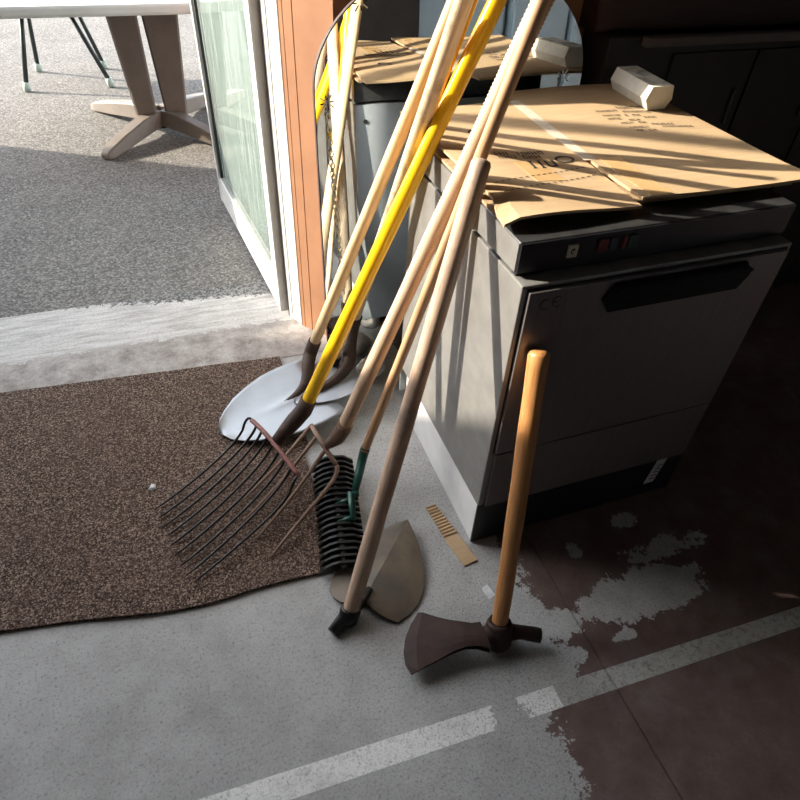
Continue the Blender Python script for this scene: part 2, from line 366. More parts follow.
# orange casing boards of the doorway, with a groove between them
c1 = B(); c1.prism([spl(0), spl(.011), spl(.011, -.010), spl(0, -.010)], (0, 0, 2.7)); struct(c1.link('trim_2', 'orange'))
c2 = B(); c2.prism([spl(.0135), spl(.0425), spl(.0425, -.010), spl(.0135, -.010)], (0, 0, 2.7)); struct(c2.link('trim_3', 'orange'))
w = B(); w.box((-2.60, 1.01, 0), (-2.33, 1.13, 2.95)); w.box((-5.6, 1.01, 1.9), (-2.60, 1.13, 2.95)); struct(w.link('wall_back_left', 'orange'))
w = B(); w.box((-2.33, 1.01, 2.7), (-.19, 1.13, 2.95)); struct(w.link('wall_above_door', 'orange'))
w = B(); w.box((2.4, -3.2, 0), (2.5, 1.13, 2.95)); struct(w.link('wall_right', 'drab'))
w = B(); w.box((-5.7, -3.3, 0), (2.5, -3.2, 2.95)); struct(w.link('wall_front', 'drab'))
w = B(); w.box((-5.7, -3.2, 0), (-5.6, 1.13, 2.95)); struct(w.link('wall_left', 'drab'))
w = B(); w.box((-5.7, -3.3, 2.95), (2.5, 1.13, 3.05)); struct(w.link('ceiling', 'ceil'))
# white door frame with its stepped profiles, right beside the orange casing
fr = B()
F0, F1 = V((-.199, 1.030, .004)), V((-.235, 1.100, .004)); fd = (F1 - F0).normalized(); fn = V((-fd.y, fd.x, 0)); fn = -fn if fn.x < 0 else fn; fL = (F1 - F0).length
for t0, t1, dp, k in ((0, .10, 0, 'white_alu'), (.10, .16, .006, 'black_rubber'), (.16, .34, .001, 'white_alu'), (.34, .39, .006, 'grey_gasket'), (.39, .60, .002, 'white_alu'), (.60, .65, .006, 'grey_gasket'), (.65, .88, .001, 'white_alu'), (.88, 1.0, .005, 'grey_gasket')):
    q0, q1 = F0 + fd * fL * t0 + fn * dp, F0 + fd * fL * t1 + fn * dp
    fr.prism([q0, q1, q1 + fn * (.02 - dp), q0 + fn * (.02 - dp)], (0, 0, 2.69), k)
struct(fr.link('trim_4'), 'white ribbed door frame beside the orange casing')
# glazed door leaf opened outwards
D0, D1 = V((-.236, 1.105, 0)), V((-.320, 2.080, 0))
du = (D1 - D0).normalized(); dn = V((-du.y, du.x, 0)); dL = (D1 - D0).length
droot = bpy.data.objects.new('door_1', None); S.collection.objects.link(droot); droot.location = D0; struct(droot, 'white framed glass door leaf standing open outwards')
def leafbox(s0, s1, z0, z1, t0, t1, k, bev=0, b=None):
    b = b or B(); rot = Matrix((du, dn, V((0, 0, 1)))).transposed()
    vv = []
    for z in (z0, z1):
        for t in (t0, t1):
            for q in (s0, s1): vv.append(D0 + du * q + dn * t + V((0, 0, z)))
    fs = b.faces(vv, [(0, 2, 3, 1), (4, 5, 7, 6), (0, 1, 5, 4), (2, 6, 7, 3), (0, 4, 6, 2), (1, 3, 7, 5)], k)
    if bev: bmesh.ops.bevel(b.bm, geom=list({e for f in fs for e in f.edges}), offset=bev, segments=2, affect='EDGES')
    return b
leafbox(0, .060, .02, 2.15, -.022, .022, 'white_alu', .003).link('hinge_stile', parent=droot)
leafbox(dL - .030, dL, .02, 2.15, -.022, .022, 'white_alu', .003).link('outer_stile', parent=droot)
leafbox(.060, dL - .030, .02, .135, -.020, .020, 'white_alu', .003).link('bottom_rail', parent=droot)
leafbox(.060, dL - .030, 2.05, 2.15, -.020, .020, 'white_alu', .003).link('top_rail', parent=droot)
b = leafbox(dL - .052, dL - .030, .135, 2.05, -.014, .014, 'black_rubber'); leafbox(.060, .066, .135, 2.05, -.014, .014, 'grey_gasket', b=b); leafbox(.066, dL - .052, .135, .142, -.014, .014, 'grey_gasket', b=b)
b.link('gasket', parent=droot)
leafbox(.066, dL - .052, .142, 2.05, -.004, .004, 'glass').link('pane', parent=droot)
# unseen wall added outside, left of the doorway, to shape the sunlight: its sloping top lets the sun in only above a slanting line
lw = B(); lw.prism([(-3.1, 1.01, 0), (-3.1, 3.95, 0), (-3.1, 3.95, 1.70), (-3.1, 2.52, 1.70), (-3.1, 2.44, 1.60), (-3.1, 1.13, 2.70), (-3.1, 1.01, 2.78)], (.1, 0, 0)); struct(lw.link('wall_shade_outside', 'render_out'), 'unseen sloping wall outside the doorway, added to shape the sunlight')

nb = B(); nb.box((-6.5, 1.13, 0), (-6.2, 4.2, 3.9)); struct(nb.link('wall_sun_block', 'render_out'), 'unseen rendered wall outside, added to block the sun')  # unseen wall added to keep sun off the floor at the left

pp = thing('shadow_post', 'slender round post out of view left of the doorway, added to cast a shadow band', 'post', (-2.0, 1.72, 0))  # added out of view to throw the soft dark band across the carton
b = B(); b.tube([(-2.0, 1.72, .02), (-2.0, 1.72, 3.1)], .036, 16, 'white_alu'); b.link('shaft', parent=pp)
b = B(); b.tube([(-2.0, 1.72, -.004), (-2.0, 1.72, .02), (-2.0, 1.72, .035)], [.075, .075, .045], 16, 'white_alu'); b.link('base', parent=pp)

# ------------------------------------------------------------------ door mat
mb = B()
nx, ny = 40, 26; rows = []
for j in range(ny + 1):
    r = []
    for i in range(nx + 1):
        x = -1.45 + (1.45 - .312) * i / nx; tx = i / nx
        yf = .029 + .004 * math.sin(tx * 17) + .034 * (max(0, -.60 - x) / .27) ** 1.4; yb = .866 + .085 * (1 - tx)
        y = yf + (yb - yf) * j / ny
        r.append((x - .02 * (j / ny < .5) * (tx > .99), y, .010 + .0015 * math.sin(x * 21) * math.sin(y * 17)))
    rows.append(r)
mb.grid(rows, (0, 0, -.009)); tag(mb.link('door_mat', 'mat'), 'brown speckled door mat lying inside the threshold', 'mat')

# ------------------------------------------------------------------ dishwasher
W, D, ZB, ZP, H = .60, .551, .148, .758, .820
dw = thing('dishwasher', 'stainless steel undercounter dishwasher with black control strip under flattened cardboard', 'dishwasher', (0, 0, 0))
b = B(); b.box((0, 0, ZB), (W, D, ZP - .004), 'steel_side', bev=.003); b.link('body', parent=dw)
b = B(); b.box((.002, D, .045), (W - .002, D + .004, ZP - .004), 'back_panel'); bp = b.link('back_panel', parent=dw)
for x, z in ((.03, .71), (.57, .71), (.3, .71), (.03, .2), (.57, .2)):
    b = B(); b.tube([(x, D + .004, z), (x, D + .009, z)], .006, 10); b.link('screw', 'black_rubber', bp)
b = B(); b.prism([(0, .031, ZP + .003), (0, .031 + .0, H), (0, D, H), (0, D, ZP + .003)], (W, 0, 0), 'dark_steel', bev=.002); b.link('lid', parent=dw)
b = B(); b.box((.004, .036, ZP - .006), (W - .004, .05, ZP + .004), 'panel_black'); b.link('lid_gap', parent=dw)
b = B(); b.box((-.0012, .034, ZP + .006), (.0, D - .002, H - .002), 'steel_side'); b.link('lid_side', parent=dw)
b = B(); b.box((.002, .0285, ZP + .004), (W - .002, .031, H - .002), 'panel_black'); cp = b.link('control_panel', parent=dw)
def btn(x0, x1, z0, z1, k, nm):
    q = B(); q.box((x0, .0235, z0), (x1, .0285, z1), k, bev=.001); return q.link(nm, parent=cp)
btn(.094, .113, .782, .806, 'cream', 'button')['label'] = 'cream start button'
btn(.155, .176, .784, .808, 'red_btn', 'switch')['label'] = 'dark red rocker switch'
btn(.178, .193, .784, .808, 'blue_btn', 'switch')['label'] = 'blue grey rocker switch'
btn(.206, .214, .784, .808, 'red_btn', 'indicator')['label'] = 'red indicator'
btn(.217, .236, .784, .808, 'green_btn', 'switch')['label'] = 'dark green rocker switch'
q = B(); q.tube([(.1035 + .004 * math.cos(a), .0230, .794 + .005 * math.sin(a)) for a in [i * math.pi / 8 + .6 for i in range(12)]], .0009, 6); q.tube([(.1035, .023, .794), (.1035, .023, .8)], .0009, 6); q.link('button_symbol', 'ink', cp)
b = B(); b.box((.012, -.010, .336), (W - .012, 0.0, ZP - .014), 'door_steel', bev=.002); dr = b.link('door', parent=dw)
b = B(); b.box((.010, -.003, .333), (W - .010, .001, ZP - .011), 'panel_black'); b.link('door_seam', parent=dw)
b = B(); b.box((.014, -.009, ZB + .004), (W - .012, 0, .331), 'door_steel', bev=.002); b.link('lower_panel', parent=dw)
# black recessed grip with chamfered ends
b = B(); zc = .708
prof = [(.165, -.0), (.185, .030), (.485, .030), (.505, 0), (.485, -.032), (.185, -.032)]
b.prism([(x, -.0165, zc + z) for x, z in prof], (0, .008, 0), 'grip_black', bev=.002)
b.prism([(x * .94 + .02, -.030, zc + z * .35 + .018) for x, z in prof], (0, .014, 0), 'grip_black', bev=.003)
b.link('door_handle', parent=dr)
# CE mark
q = B(); r_ = .0105
def arc(cx, cz, r, a0, a1, n=14): return [(cx + r * math.cos(a), -.0106, cz + r * math.sin(a)) for a in [a0 + (a1 - a0) * i / n for i in range(n + 1)]]
q.tube(arc(.047, .716, r_, math.radians(60), math.radians(300)), .0013, 6); q.tube(arc(.071, .719, r_, math.radians(60), math.radians(300)), .0013, 6); q.tube([(.061, -.0106, .719), (.071, -.0106, .719)], .0013, 6)
q.link('ce_mark', 'ink_faint', dr)
# base: white side skirts, black recessed kick plate (its black also stands in for shade on the skirt ends), round feet
b = B(); b.box((.003, .004, .0), (.013, D - .05, ZB), 'plinth_white', bev=.001); b.link('side_skirt', parent=dw)
b = B(); b.box((W - .013, .004, .0), (W - .003, D - .05, ZB), 'plinth_white', bev=.001); b.link('side_skirt', parent=dw)
b = B(); b.box((.0, .0, .004), (W, .004, ZB), 'panel_black'); kp = b.link('kick_plate', parent=dw)
b = B(); b.prism([(.505, -.0015, .05), (.535, -.0015, .05), (.547, -.0015, .142), (.517, -.0015, .142)], (0, .0014, 0), 'paper'); lb = b.link('rating_label', parent=kp)
q = B()
for i in range(5): q.box((.516 + i * .002, -.0022, .066 + i * .013), (.532 + i * .002, -.0016, .069 + i * .013), 'ink_faint')
q.link('label_print', parent=lb)['kind'] = 'stuff'
for i, (x, y) in enumerate(((.045, D - .03), (W - .045, D - .03), (.05, .06), (W - .05, .06))):
    b = B(); b.tube([(x, y, .07), (x, y, .15)], .012, 12, 'rust_dark'); b.tube([(x, y, .0), (x, y, .01), (x, y, .045), (x, y, .07)], [.030, .036, .034, .018], 18, 'foot_white'); b.link('foot', parent=dw)

# ------------------------------------------------------------------ flattened cardboard on top
cb = thing('flattened_carton', 'flattened brown cardboard box spread over the top of the dishwasher', 'cardboard', (.3, .35, H))
ct = .0055
def sheet(x0f, x1f, y0, y1, zf, n=10, m_=14):
    rows = []
    for j in range(m_ + 1):
        y = y0 + (y1 - y0) * j / m_; rr = []
        for i in range(n + 1):
            t = i / n; x = x0f(y) * (1 - t) + x1f(y) * t; rr.append((x, y, zf(x, y)))
        rows.append(rr)
    return rows
zl = lambda x, y: .838 + .006 * math.exp(-((x - .05) / .15) ** 2) * (y < .6) - .012 * max(0, (.012 - x) / .03) ** 2 + .003 * math.sin(x * 14 + y * 6)
seam = lambda y: .270 + .03 * (y - .1) / .55
b = B(); b.grid(sheet(lambda y: -.013 + .017 * min(1, max(0, (y - .10) / .05)), lambda y: seam(y) - .0012, .072, .655, zl), (0, 0, -ct), 'card'); p1 = b.link('carton_panel', parent=cb)
zr = lambda x, y: .842 + .004 * math.sin(x * 9) * math.cos(y * 5) + .004 * math.exp(-((y - .09) / .05) ** 2) - .03 * max(0, x - .45) ** 2
b = B(); b.grid(sheet(lambda y: seam(y) + .0012, lambda y: .69, .082, .72, zr), (0, 0, -ct), 'card'); p2 = b.link('carton_panel', parent=cb)
b = B(); rows = [[(x, y, max(zl(x, y), zr(x, y)) + .0008) for x in (seam(y) - .013, seam(y), seam(y) + .013)] for y in [.27 + .38 * k / 12 for k in range(13)]]
b.grid(rows, (0, 0, -.0006), 'clear_tape'); b.link('tape_strip', parent=cb)['label'] = 'clear tape over the seam'
b = B(); rows = [[(x, y, zr(x, y) + .0008) for x in (seam(y) + .022, seam(y) + .047, seam(y) + .072)] for y in [.085 + .19 * k / 8 for k in range(9)]]
b.grid(rows, (0, 0, -.0006), 'card_tape'); b.link('tape_strip', parent=cb)['label'] = 'brown tape'
b = B(); rows = [[(x, y, zl(x, y) + .0008) for x in (.12, .15, .18)] for y in [.20 + .10 * k / 5 for k in range(6)]]
b.grid(rows, (0, 0, -.0006), 'card_tape'); b.link('tape_strip', parent=cb)['label'] = 'brown tape'
# second flap hanging below the front edge: a loose sheet under the top ones
b = B(); b.grid(sheet(lambda y: .0, lambda y: .66, .105, .60, lambda x, y: .8275 + .001 * math.sin(x * 8), 8, 8), (0, 0, -ct), 'card_edge'); b.link('lower_sheet', parent=cb)
# printing: perforation dashes and blurred lines of small print
b = B()
def dash(x0, y0, x1, y1, wd, zf, k='ink'):
    a, c = V((x0, y0, 0)), V((x1, y1, 0)); t = (c - a).normalized(); nn = V((-t.y, t.x, 0)) * wd / 2
    q = [a - nn, c - nn, c + nn, a + nn]; q = [V((p.x, p.y, zf(p.x, p.y) + .0012)) for p in q]
    b.prism(q, (0, 0, .0003), k)
for (ax, ay, bx, by) in ((.03, .205, .262, .255), (.03, .165, .262, .215)):
    n = 16
    for i in range(n):
        t0, t1 = (i + .1) / n, (i + .65) / n; dash(ax + (bx - ax) * t0, ay + (by - ay) * t0, ax + (bx - ax) * t1, ay + (by - ay) * t1, .0022, zl)
b.link('perforation', parent=p1)['kind'] = 'stuff'
b = B(); rnd = random.Random(3)
def print_row(x0, x1, y, hgt, zf, slope=0.):
    x = x0
    while x < x1:
        wd = rnd.uniform(.55, .9) * hgt; yy = y + (x - x0) * slope; kk = rnd.randint(0, 3)
        if rnd.random() > .14:
            dash(x, yy - hgt / 2, x + .1 * wd, yy + hgt / 2, hgt * .17, zf)
            if kk != 1: dash(x, yy + hgt * (.4 if kk else -.05), x + wd, yy + hgt * (.4 if kk else 0), hgt * .17, zf)
            if kk != 2: dash(x + wd * .8, yy - hgt / 2, x + wd * .85, yy + hgt * .45, hgt * .17, zf)
            if kk == 2: dash(x, yy - hgt * .42, x + wd, yy - hgt * .42, hgt * .17, zf)
        x += wd + hgt * .28
for (x0, x1, y, hg) in ((.52, .60, .533, .018), (.455, .50, .522, .012), (.52, .585, .505, .012), (.455, .50, .492, .011), (.51, .545, .482, .011), (.455, .485, .470, .011), (.49, .525, .455, .010), (.55, .575, .462, .010),
                        (.47, .50, .440, .010), (.515, .545, .435, .010), (.53, .60, .420, .010), (.475, .52, .412, .010), (.545, .63, .402, .010), (.48, .53, .392, .010)):
    print_row(x0, x1, y, hg, zr, -.12)
b.link('small_print', parent=p2)['kind'] = 'stuff'
b = B()
print_row(.10, .20, .345, .016, zl, -.06); print_row(.10, .20, .325, .014, zl, -.06)
for x in (.150, .170):
    dash(x, .262, x + .004, .297, .006, zl); dash(x - .005, .262, x + .005, .263, .003, zl); dash(x - .001, .297, x + .009, .298, .003, zl)
dash(.186, .268, .189, .297, .005, zl); dash(.186, .268, .203, .270, .005, zl); dash(.203, .268, .206, .300, .005, zl);
for cx, cy, rr in ((.236, .297, .019), (.118, .470, .019)):
    pr = None
    for i in range(15):
        a = i * math.pi * 2 / 14; pt = (cx + rr * math.cos(a), cy + rr * .8 * math.sin(a))
        if pr: dash(pr[0], pr[1], pt[0], pt[1], .005, zl)
        pr = pt
b.link('large_print', parent=p1)['kind'] = 'stuff'

# ------------------------------------------------------------------ white foam block on the cardboard
zb_ = .8455
def blk(y, s=1.0): return [(.588, y, zb_), (.638, y, zb_), (.652, y, zb_ + .022), (.646, y, zb_ + .052), (.586, y, zb_ + .052), (.575, y, zb_ + .024)]
b = B(); A_ = blk(.505); C_ = [(x + .014, .675, z) for x, y, z in blk(.675)]; n = 6
k0 = b.faces(A_ + C_, [tuple(range(6)), tuple(reversed(range(6, 12)))] + [(i, i + 6, (i + 1) % 6 + 6, (i + 1) % 6) for i in range(6) if i != 3], 'foam')
b.faces(A_ + C_, [(3, 9, 10, 4)], 'foam_dirty')
bmesh.ops.remove_doubles(b.bm, verts=b.bm.verts, dist=1e-6)
tag(b.link('foam_block'), 'white foam block with dirty top lying on the cardboard', 'foam block')

# ------------------------------------------------------------------ arched mirror leaning behind the dishwasher
TM = math.radians(2.2); MY = .757
def mpt(x, s, off=0):   # s = length up the mirror face, off = towards the room
    return V((x, MY + s * math.sin(TM) - off * math.cos(TM), s * math.cos(TM) + off * math.sin(TM)))
mr = thing('arched_mirror', 'tall arch-topped mirror with star stickers standing behind the dishwasher', 'mirror', (.206, MY, 0))
outl = [(-.166, .0), (.578, .0)] + [(.206 + .372 * math.cos(a), .845 + .268 * math.sin(a)) for a in [math.pi * i / 36 for i in range(37)]]
b = B(); b.prism([mpt(x, s, 0) for x, s in outl], mpt(0, 0, -.005) - mpt(0, 0, 0), 'mirror'); b.link('mirror_glass', parent=mr)
b = B(); b.prism([mpt(.206 + (x - .206) * 1.004, s * 1.001, -.0055) for x, s in outl], mpt(0, 0, -.014) - mpt(0, 0, 0), 'dark_wood'); bk = b.link('backing_board', parent=mr)
for x in (.03, .38):
    b = B(); a0 = mpt(x, .95, -.016); b.prism([(x, a0.y, .97), (x, a0.y + .02, .97), (x, .875, .01), (x, .855, .0)], (.03, 0, 0), 'dark_wood'); b.link('prop_leg', parent=mr)
def star(x, s):
    q = B()
    for k in range(8):
        a = k * math.pi / 4 + .2; c0 = V((math.cos(a), math.sin(a), 0))
        r0, r1 = .007, .020 if k % 2 else .016; nn = V((-c0.y, c0.x, 0)) * .0016
        pts = [c0 * r0 - nn * .5, c0 * r1 - nn, c0 * (r1 + .002), c0 * r1 + nn, c0 * r0 + nn * .5]
        q.prism([mpt(x + p.x, s + p.y, .0006) for p in pts], mpt(0, 0, .0014) - mpt(0, 0, 0.0006), 'sticker' if k % 2 else ('sticker' if x > 0.2 else 'ink'))
    return q.link('star_sticker', parent=mr)
star(-.137, .822); star(-.05, 1.03); star(.520, .848)
# white plastic chain hanging down the mirror's left side
chn = thing('plastic_chain', 'thin white plastic chain hanging down the left edge of the mirror', 'chain', mpt(-.137, .80, .010))
def clink(p, q, turn, k):
    p, q = V(p), V(q); t = (q - p).normalized(); s1 = V((1, 0, 0)) if turn else V((0, -1, 0)); mid = (p + q) / 2; L = (q - p).length / 2
    b = B(); b.tube([mid + t * L * 1.15 * math.cos(a) + s1 * .0048 * math.sin(a) for a in [2 * math.pi * i / 10 for i in range(10)]], 0.0015, 6, k, closed=True); return b
px0, px1 = mpt(-.138, .80, .010), mpt(-.113, .29, .010)
nl = 34
for i in range(nl):
    clink(lerp(px0, px1, i / nl), lerp(px0, px1, (i + 1) / nl), i % 2 == 0, 'yellow' if i == 3 else 'chain').link('chain_link', parent=chn)

# ------------------------------------------------------------------ long-handled tools
def handle(name, a, b_, length, r0, r1, mat_, parent, rib=0., seg=14, n=None, round_top=True):
    a, b_ = V(a), V(b_); d = (b_ - a).normalized(); q = B()
    n = n or (30 if not rib else int(length / .0034))
    pts, rad = [], []
    for i in range(n + 1):
        t = i / n; pts.append(a + d * length * t); rad.append((r0 + (r1 - r0) * t) * (1 + .02 * math.sin(t * 23 + r0 * 900)) + (rib if i % 2 else 0.))
    if round_top:
        e = pts[-1]; pts += [e + d * r1 * .35, e + d * r1 * .5]; rad += [r1 * .85, r1 * .45]
    q.tube(pts, rad, seg, mat_)
    o = q.link(name); mt = frame(o, a, b_)
    o.matrix_world = mt
    put(o, parent); o.location, o.rotation_euler = mt.to_translation(), mt.to_euler()
    return o

def blade_shovel(R_, T_, prof, sag, corner_z, ridge, kind, parent, ridge0=0.0):
    R_, T_ = V(R_), V(T_); uu = (T_ - R_); L = uu.length; uu.normalize(); vv = V((0, 0, 1)).cross(uu).normalized(); nn = uu.cross(vv)
    rows = []
    K = 12
    for (t, wl, wr) in prof:
        row = []
        for j in range(-K, K + 1):
            q = j / K; wv = q * (wr if q > 0 else wl)
            z = sag * abs(q) ** 2 * (1 - .5 * t)
            z += ridge * math.exp(-(wv / .012) ** 2) * max(0, min(1, (.62 - t) / .5)) - .0
            row.append(R_ + uu * L * t + vv * wv + nn * z)
        rows.append(row)
    b = B(); b.grid(rows, nn * -.0022, kind, True); return b.link('blade', parent=parent)

TOOLS = 'long-handled garden tools leaning on the dishwasher'
# shovel 1 (left)
sh = thing('round_shovel', 'shovel with bright silver blade and pale wooden handle, leftmost of the leaning tools', 'shovel', (-.30, .62, 0))
A1, B1 = V((-.225, .739, .12)), V((-.018, .554, .845)); dA = (B1 - A1).normalized()
handle('shaft', A1 - dA * .03, B1, 1.33, .0165, .0155, 'wood_pale', sh)
blade_shovel((-.222, .640, .050), (-.546, .556, .014), [(0, .125, .150), (.10, .135, .152), (.25, .140, .152), (.42, .138, .146), (.60, .122, .126), (.75, .100, .102), (.87, .070, .074), (.95, .042, .045), (1.0, .004, .004)], .016, 0, .012, 'shovel', sh)
b = B(); b.tube(bez((-.37, .603, .030), (-.30, .618, .042), (-.262, .640, .055), (-.252, .690, .085), 10) + bez((-.252, .690, .085), (-.240, .722, .10), A1 - dA * .03, A1 + dA * .035, 8)[1:], [.004, .006, .008, .010, .012, .0135, .015, .0165, .018, .019, .0195] + [.020, .0205, .0205, .0205, .0205, .0205, .0205, .020], 14, 'rust_dark'); b.link('socket', parent=sh)
# shovel 2
s2 = thing('round_shovel', 'shovel with dull grey blade and knotty pale handle, behind the yellow fork handle', 'shovel', (-.2, .62, 0))
A2, B2 = V((-.089, .730, .21)), V((-.030, .454, .845)); dB = (B2 - A2).normalized()
handle('shaft', A2 - dB * .02, B2, 1.28, .0165, .0165, 'wood_pale2', s2)
blade_shovel((-.115, .645, .078), (-.318, .590, .040), [(0, .100, .085), (.15, .106, .088), (.3, .112, .086), (.5, .105, .075), (.68, .078, .056), (.82, .048, .036), (.93, .022, .018), (1, .003, .003)], .010, 0, .014, 'shovel', s2)
b = B(); b.tube(bez((-.285, .600, .052), (-.22, .612, .062), (-.150, .628, .074), (-.128, .660, .11), 9) + bez((-.128, .660, .11), (-.118, .69, .15), A2 - dB * .07, A2 + dB * .015, 8)[1:], [.004, .006, .009, .012, .014, .016, .0175, .019, .020, .021] + [.0215] * 8, 14, 'rust_dark'); b.link('socket', parent=s2)
# amber pole mostly hidden between the two
yp = thing('painted_pole', 'pole with amber painted upper half mostly hidden behind the two pale shovel handles', 'pole', (-.155, .70, 0))
A3, B3 = V((-.165, .692, .083)), V((-.008, .481, .845))
d3 = (B3 - A3).normalized()
handle('shaft', A3, B3, .64, .0090, .0090, 'wood_pale2', yp, round_top=False)
handle('painted_section', A3 + d3 * .64, B3 + d3 * .2, .51, 0.0118, 0.0116, 'yellow2', yp)['label'] = 'amber painted upper section'
b = B(); d3 = (B3 - A3).normalized(); b.tube([A3 - d3 * .012, A3 - d3 * .006, A3 + d3 * .03], [.009, .013, .0135], 12, 'black_rubber'); b.link('end_cap', parent=yp)

# ensilage fork with yellow handle
fk = thing('manure_fork', 'many-tined black fork with a bright yellow handle resting on the mat', 'fork', (-.40, .36, 0))
A4, B4 = V((-.326, .389, .20)), V((-.018, .413, .845)); d4 = (B4 - A4).normalized()
handle('shaft', A4 - d4 * .02, B4, 1.22, .0180, .0170, 'yellow', fk)
bar = bez((-.456, .475, .118), (-.430, .405, .136), (-.405, .320, .136), (-.379, .246, .118), 16)
b = B(); b.tube(bar, [.0065] * 17, 10, 'red_worn'); b.link('cross_bar', parent=fk)
b = B(); hub = V((-.408, .365, .133)); b.tube([hub, lerp(hub, A4, .35), lerp(hub, A4, .65), A4, A4 + d4 * .035], [.015, .020, .0225, .0225, .0215], 14, 'rust_dark'); b.link('socket', parent=fk)
tips = [(-0.74, 0.33), (-0.732, 0.3), (-0.724, 0.268), (-0.713, 0.24), (-0.71, 0.207), (-0.704, 0.175), (-0.691, 0.142), (-0.682, 0.111), (-0.664, 0.089)]
for i, (tx, ty) in enumerate(tips):
    p0 = bar[int(round(i * 2))]; tp = V((tx, ty, .0155))
    hd = (V((tx, ty, 0)) - V((p0.x, p0.y, 0)))
    if i in (0, 8):
        yy = .012 if i == 0 else -.010
        s0 = p0; pts = bez(p0, p0 + V((-.004, yy, .012)), p0 + hd * .06 + V((0, yy * 1.2, .004)), p0 + hd * .10 + V((0, yy, -.026)), 5)[:-1]
        p0b = p0 + hd * .10 + V((0, yy, -.026))
        pts += bez(p0b, p0b + hd * .10 + V((0, 0, -.040)), tp - hd * .42 + V((0, 0, .012)), tp, 14)
    else:
        pts = bez(p0, p0 + hd * .08 + V((0, 0, -.05)), tp - hd * .46 + V((0, 0, .010)), tp, 18)
    n = len(pts); rad = [.0038 * (1 - .25 * k / n) if k < n - 2 else (.0028, .0012)[k - n + 2] for k in range(n)]
    b = B(); b.tube(pts, rad, 8, 'tine'); b.link('tine', parent=fk)
    if 0 < i < 8:
        pass

# brown four-tined fork with ribbed handle
f2 = thing('digging_fork', 'rusty brown fork with a ribbed wooden handle beside the green rake', 'fork', (-.27, .33, 0))
A5, B5 = V((-.248, .327, .14)), V((-.018, .250, .845)); d5 = (B5 - A5).normalized()
handle('shaft', A5 - d5 * .01, B5, 1.25, .0168, .0160, 'wood_ribbed', f2, rib=.0020)
nk = V((-.285, .334, .105))
b = B(); b.tube([nk, lerp(nk, A5, .4), lerp(nk, A5, .8), A5 + d5 * .03, A5 + d5 * .05], [.010, .015, .020, .0215, .021], 14, 'rust_brown'); b.link('socket', parent=f2)
xb = bez((-.302, .433, .095), (-.300, .38, .11), (-.290, .325, .11), (-.272, .278, .085), 12)
b = B(); b.tube(xb, [.0068] * 13, 8, 'rust_brown', flat=.8); b.link('cross_bar', parent=f2)
for i, (p0, tp) in enumerate(((xb[0], (-.530, .290, .014)), (xb[4], (-.535, .225, .014)), (xb[8], (-.515, .160, .014)), (xb[12], (-.488, .098, .014)))):
    tp = V(tp); hd = V((tp.x - p0.x, tp.y - p0.y, 0))
    c1_ = p0 + (V((.008, -.035, -.015)) if i == 3 else hd * .18 + V((0, 0, -.02)))
    pts = bez(p0, c1_, tp - hd * .55 + V((0, 0, .022 if i != 3 else .035)), tp, 16); n = len(pts)
    b = B(); b.tube(pts, [.0062 * (1 - .35 * k / n) if k < n - 2 else (.0036, .0015)[k - n + 2] for k in range(n)], 8, 'rust_brown', flat=.75); b.link('tine', parent=f2)

# scarifying rake with black curved blades and green ferrule
rk = thing('scarifying_rake', 'black double-sided rake head with green ferrule and thin wooden handle', 'rake', (-.29, .17, 0))
A6, B6 = V((-.198, .272, .12)), V((-.018, .210, .845)); d6 = (B6 - A6).normalized()
handle('shaft', A6 - d6 * .015, B6, 1.27, .0115, .0120, 'wood_rake', rk)
Rb0, Rb1 = V((-.266, .352, .038)), V((-.327, .004, .038)); rd = (Rb1 - Rb0).normalized(); rs = V((rd.y, -rd.x, 0))   # rs points to the right side of the bar
if rs.x < 0: rs = -rs
fe = V((-.246, .192, .075))
b = B(); b.tube([A6 + d6 * .02, A6, lerp(A6, fe, .6), fe], [.0128, .0132, .0115, .0095], 12, 'green'); b.link('ferrule', parent=rk)
ce = lerp(Rb0, Rb1, .52)
b = B(); q0 = lerp(Rb0, Rb1, .44) + rs * .036 + V((0, 0, .026)); q1 = lerp(Rb0, Rb1, .66) + rs * .034 + V((0, 0, .016)); b.tube([fe, fe + V((.002, -.006, -.010)), q0, q1], [.010, .011, .012, .009], 10, 'green', flat=.8)
for t_ in (.47, .63): c_ = lerp(Rb0, Rb1, t_); b.tube([c_ + rs * .036 + V((0, 0, .018)), c_ + V((0, 0, .004))], .006, 8, 'green')
b.link('bracket', parent=rk)
b = B(); b.tube([Rb0 - rd * .008, Rb0, Rb1, Rb1 + rd * .008], [.004, .0085, .0085, .004], 10, 'rake_black'); b.link('axle', parent=rk)
nt_ = 19
def tooth(c):
    L_, R__ = .058, .056; z0 = -.020
    pts = [(-L_, -.024), (-L_ * .8, -.004), (-L_ * .5, .008), (-.012, .013), (.010, .012), (R__ * .55, .010), (R__, -.010), (R__ * 1.02, -.022), (R__ * .75, -.015), (R__ * .4, -.012), (.0, -.012), (-L_ * .4, -.012), (-L_ * .75, -.022)]
    b = B(); b.prism([c - rd * .0036 + rs * x + V((0, 0, z)) for x, z in pts], rd * .0072, 'rake_black', bev=.0006); return b
for i in range(nt_):
    c = lerp(Rb0, Rb1, (i + .5) / nt_); tooth(c).link('tooth', parent=rk)

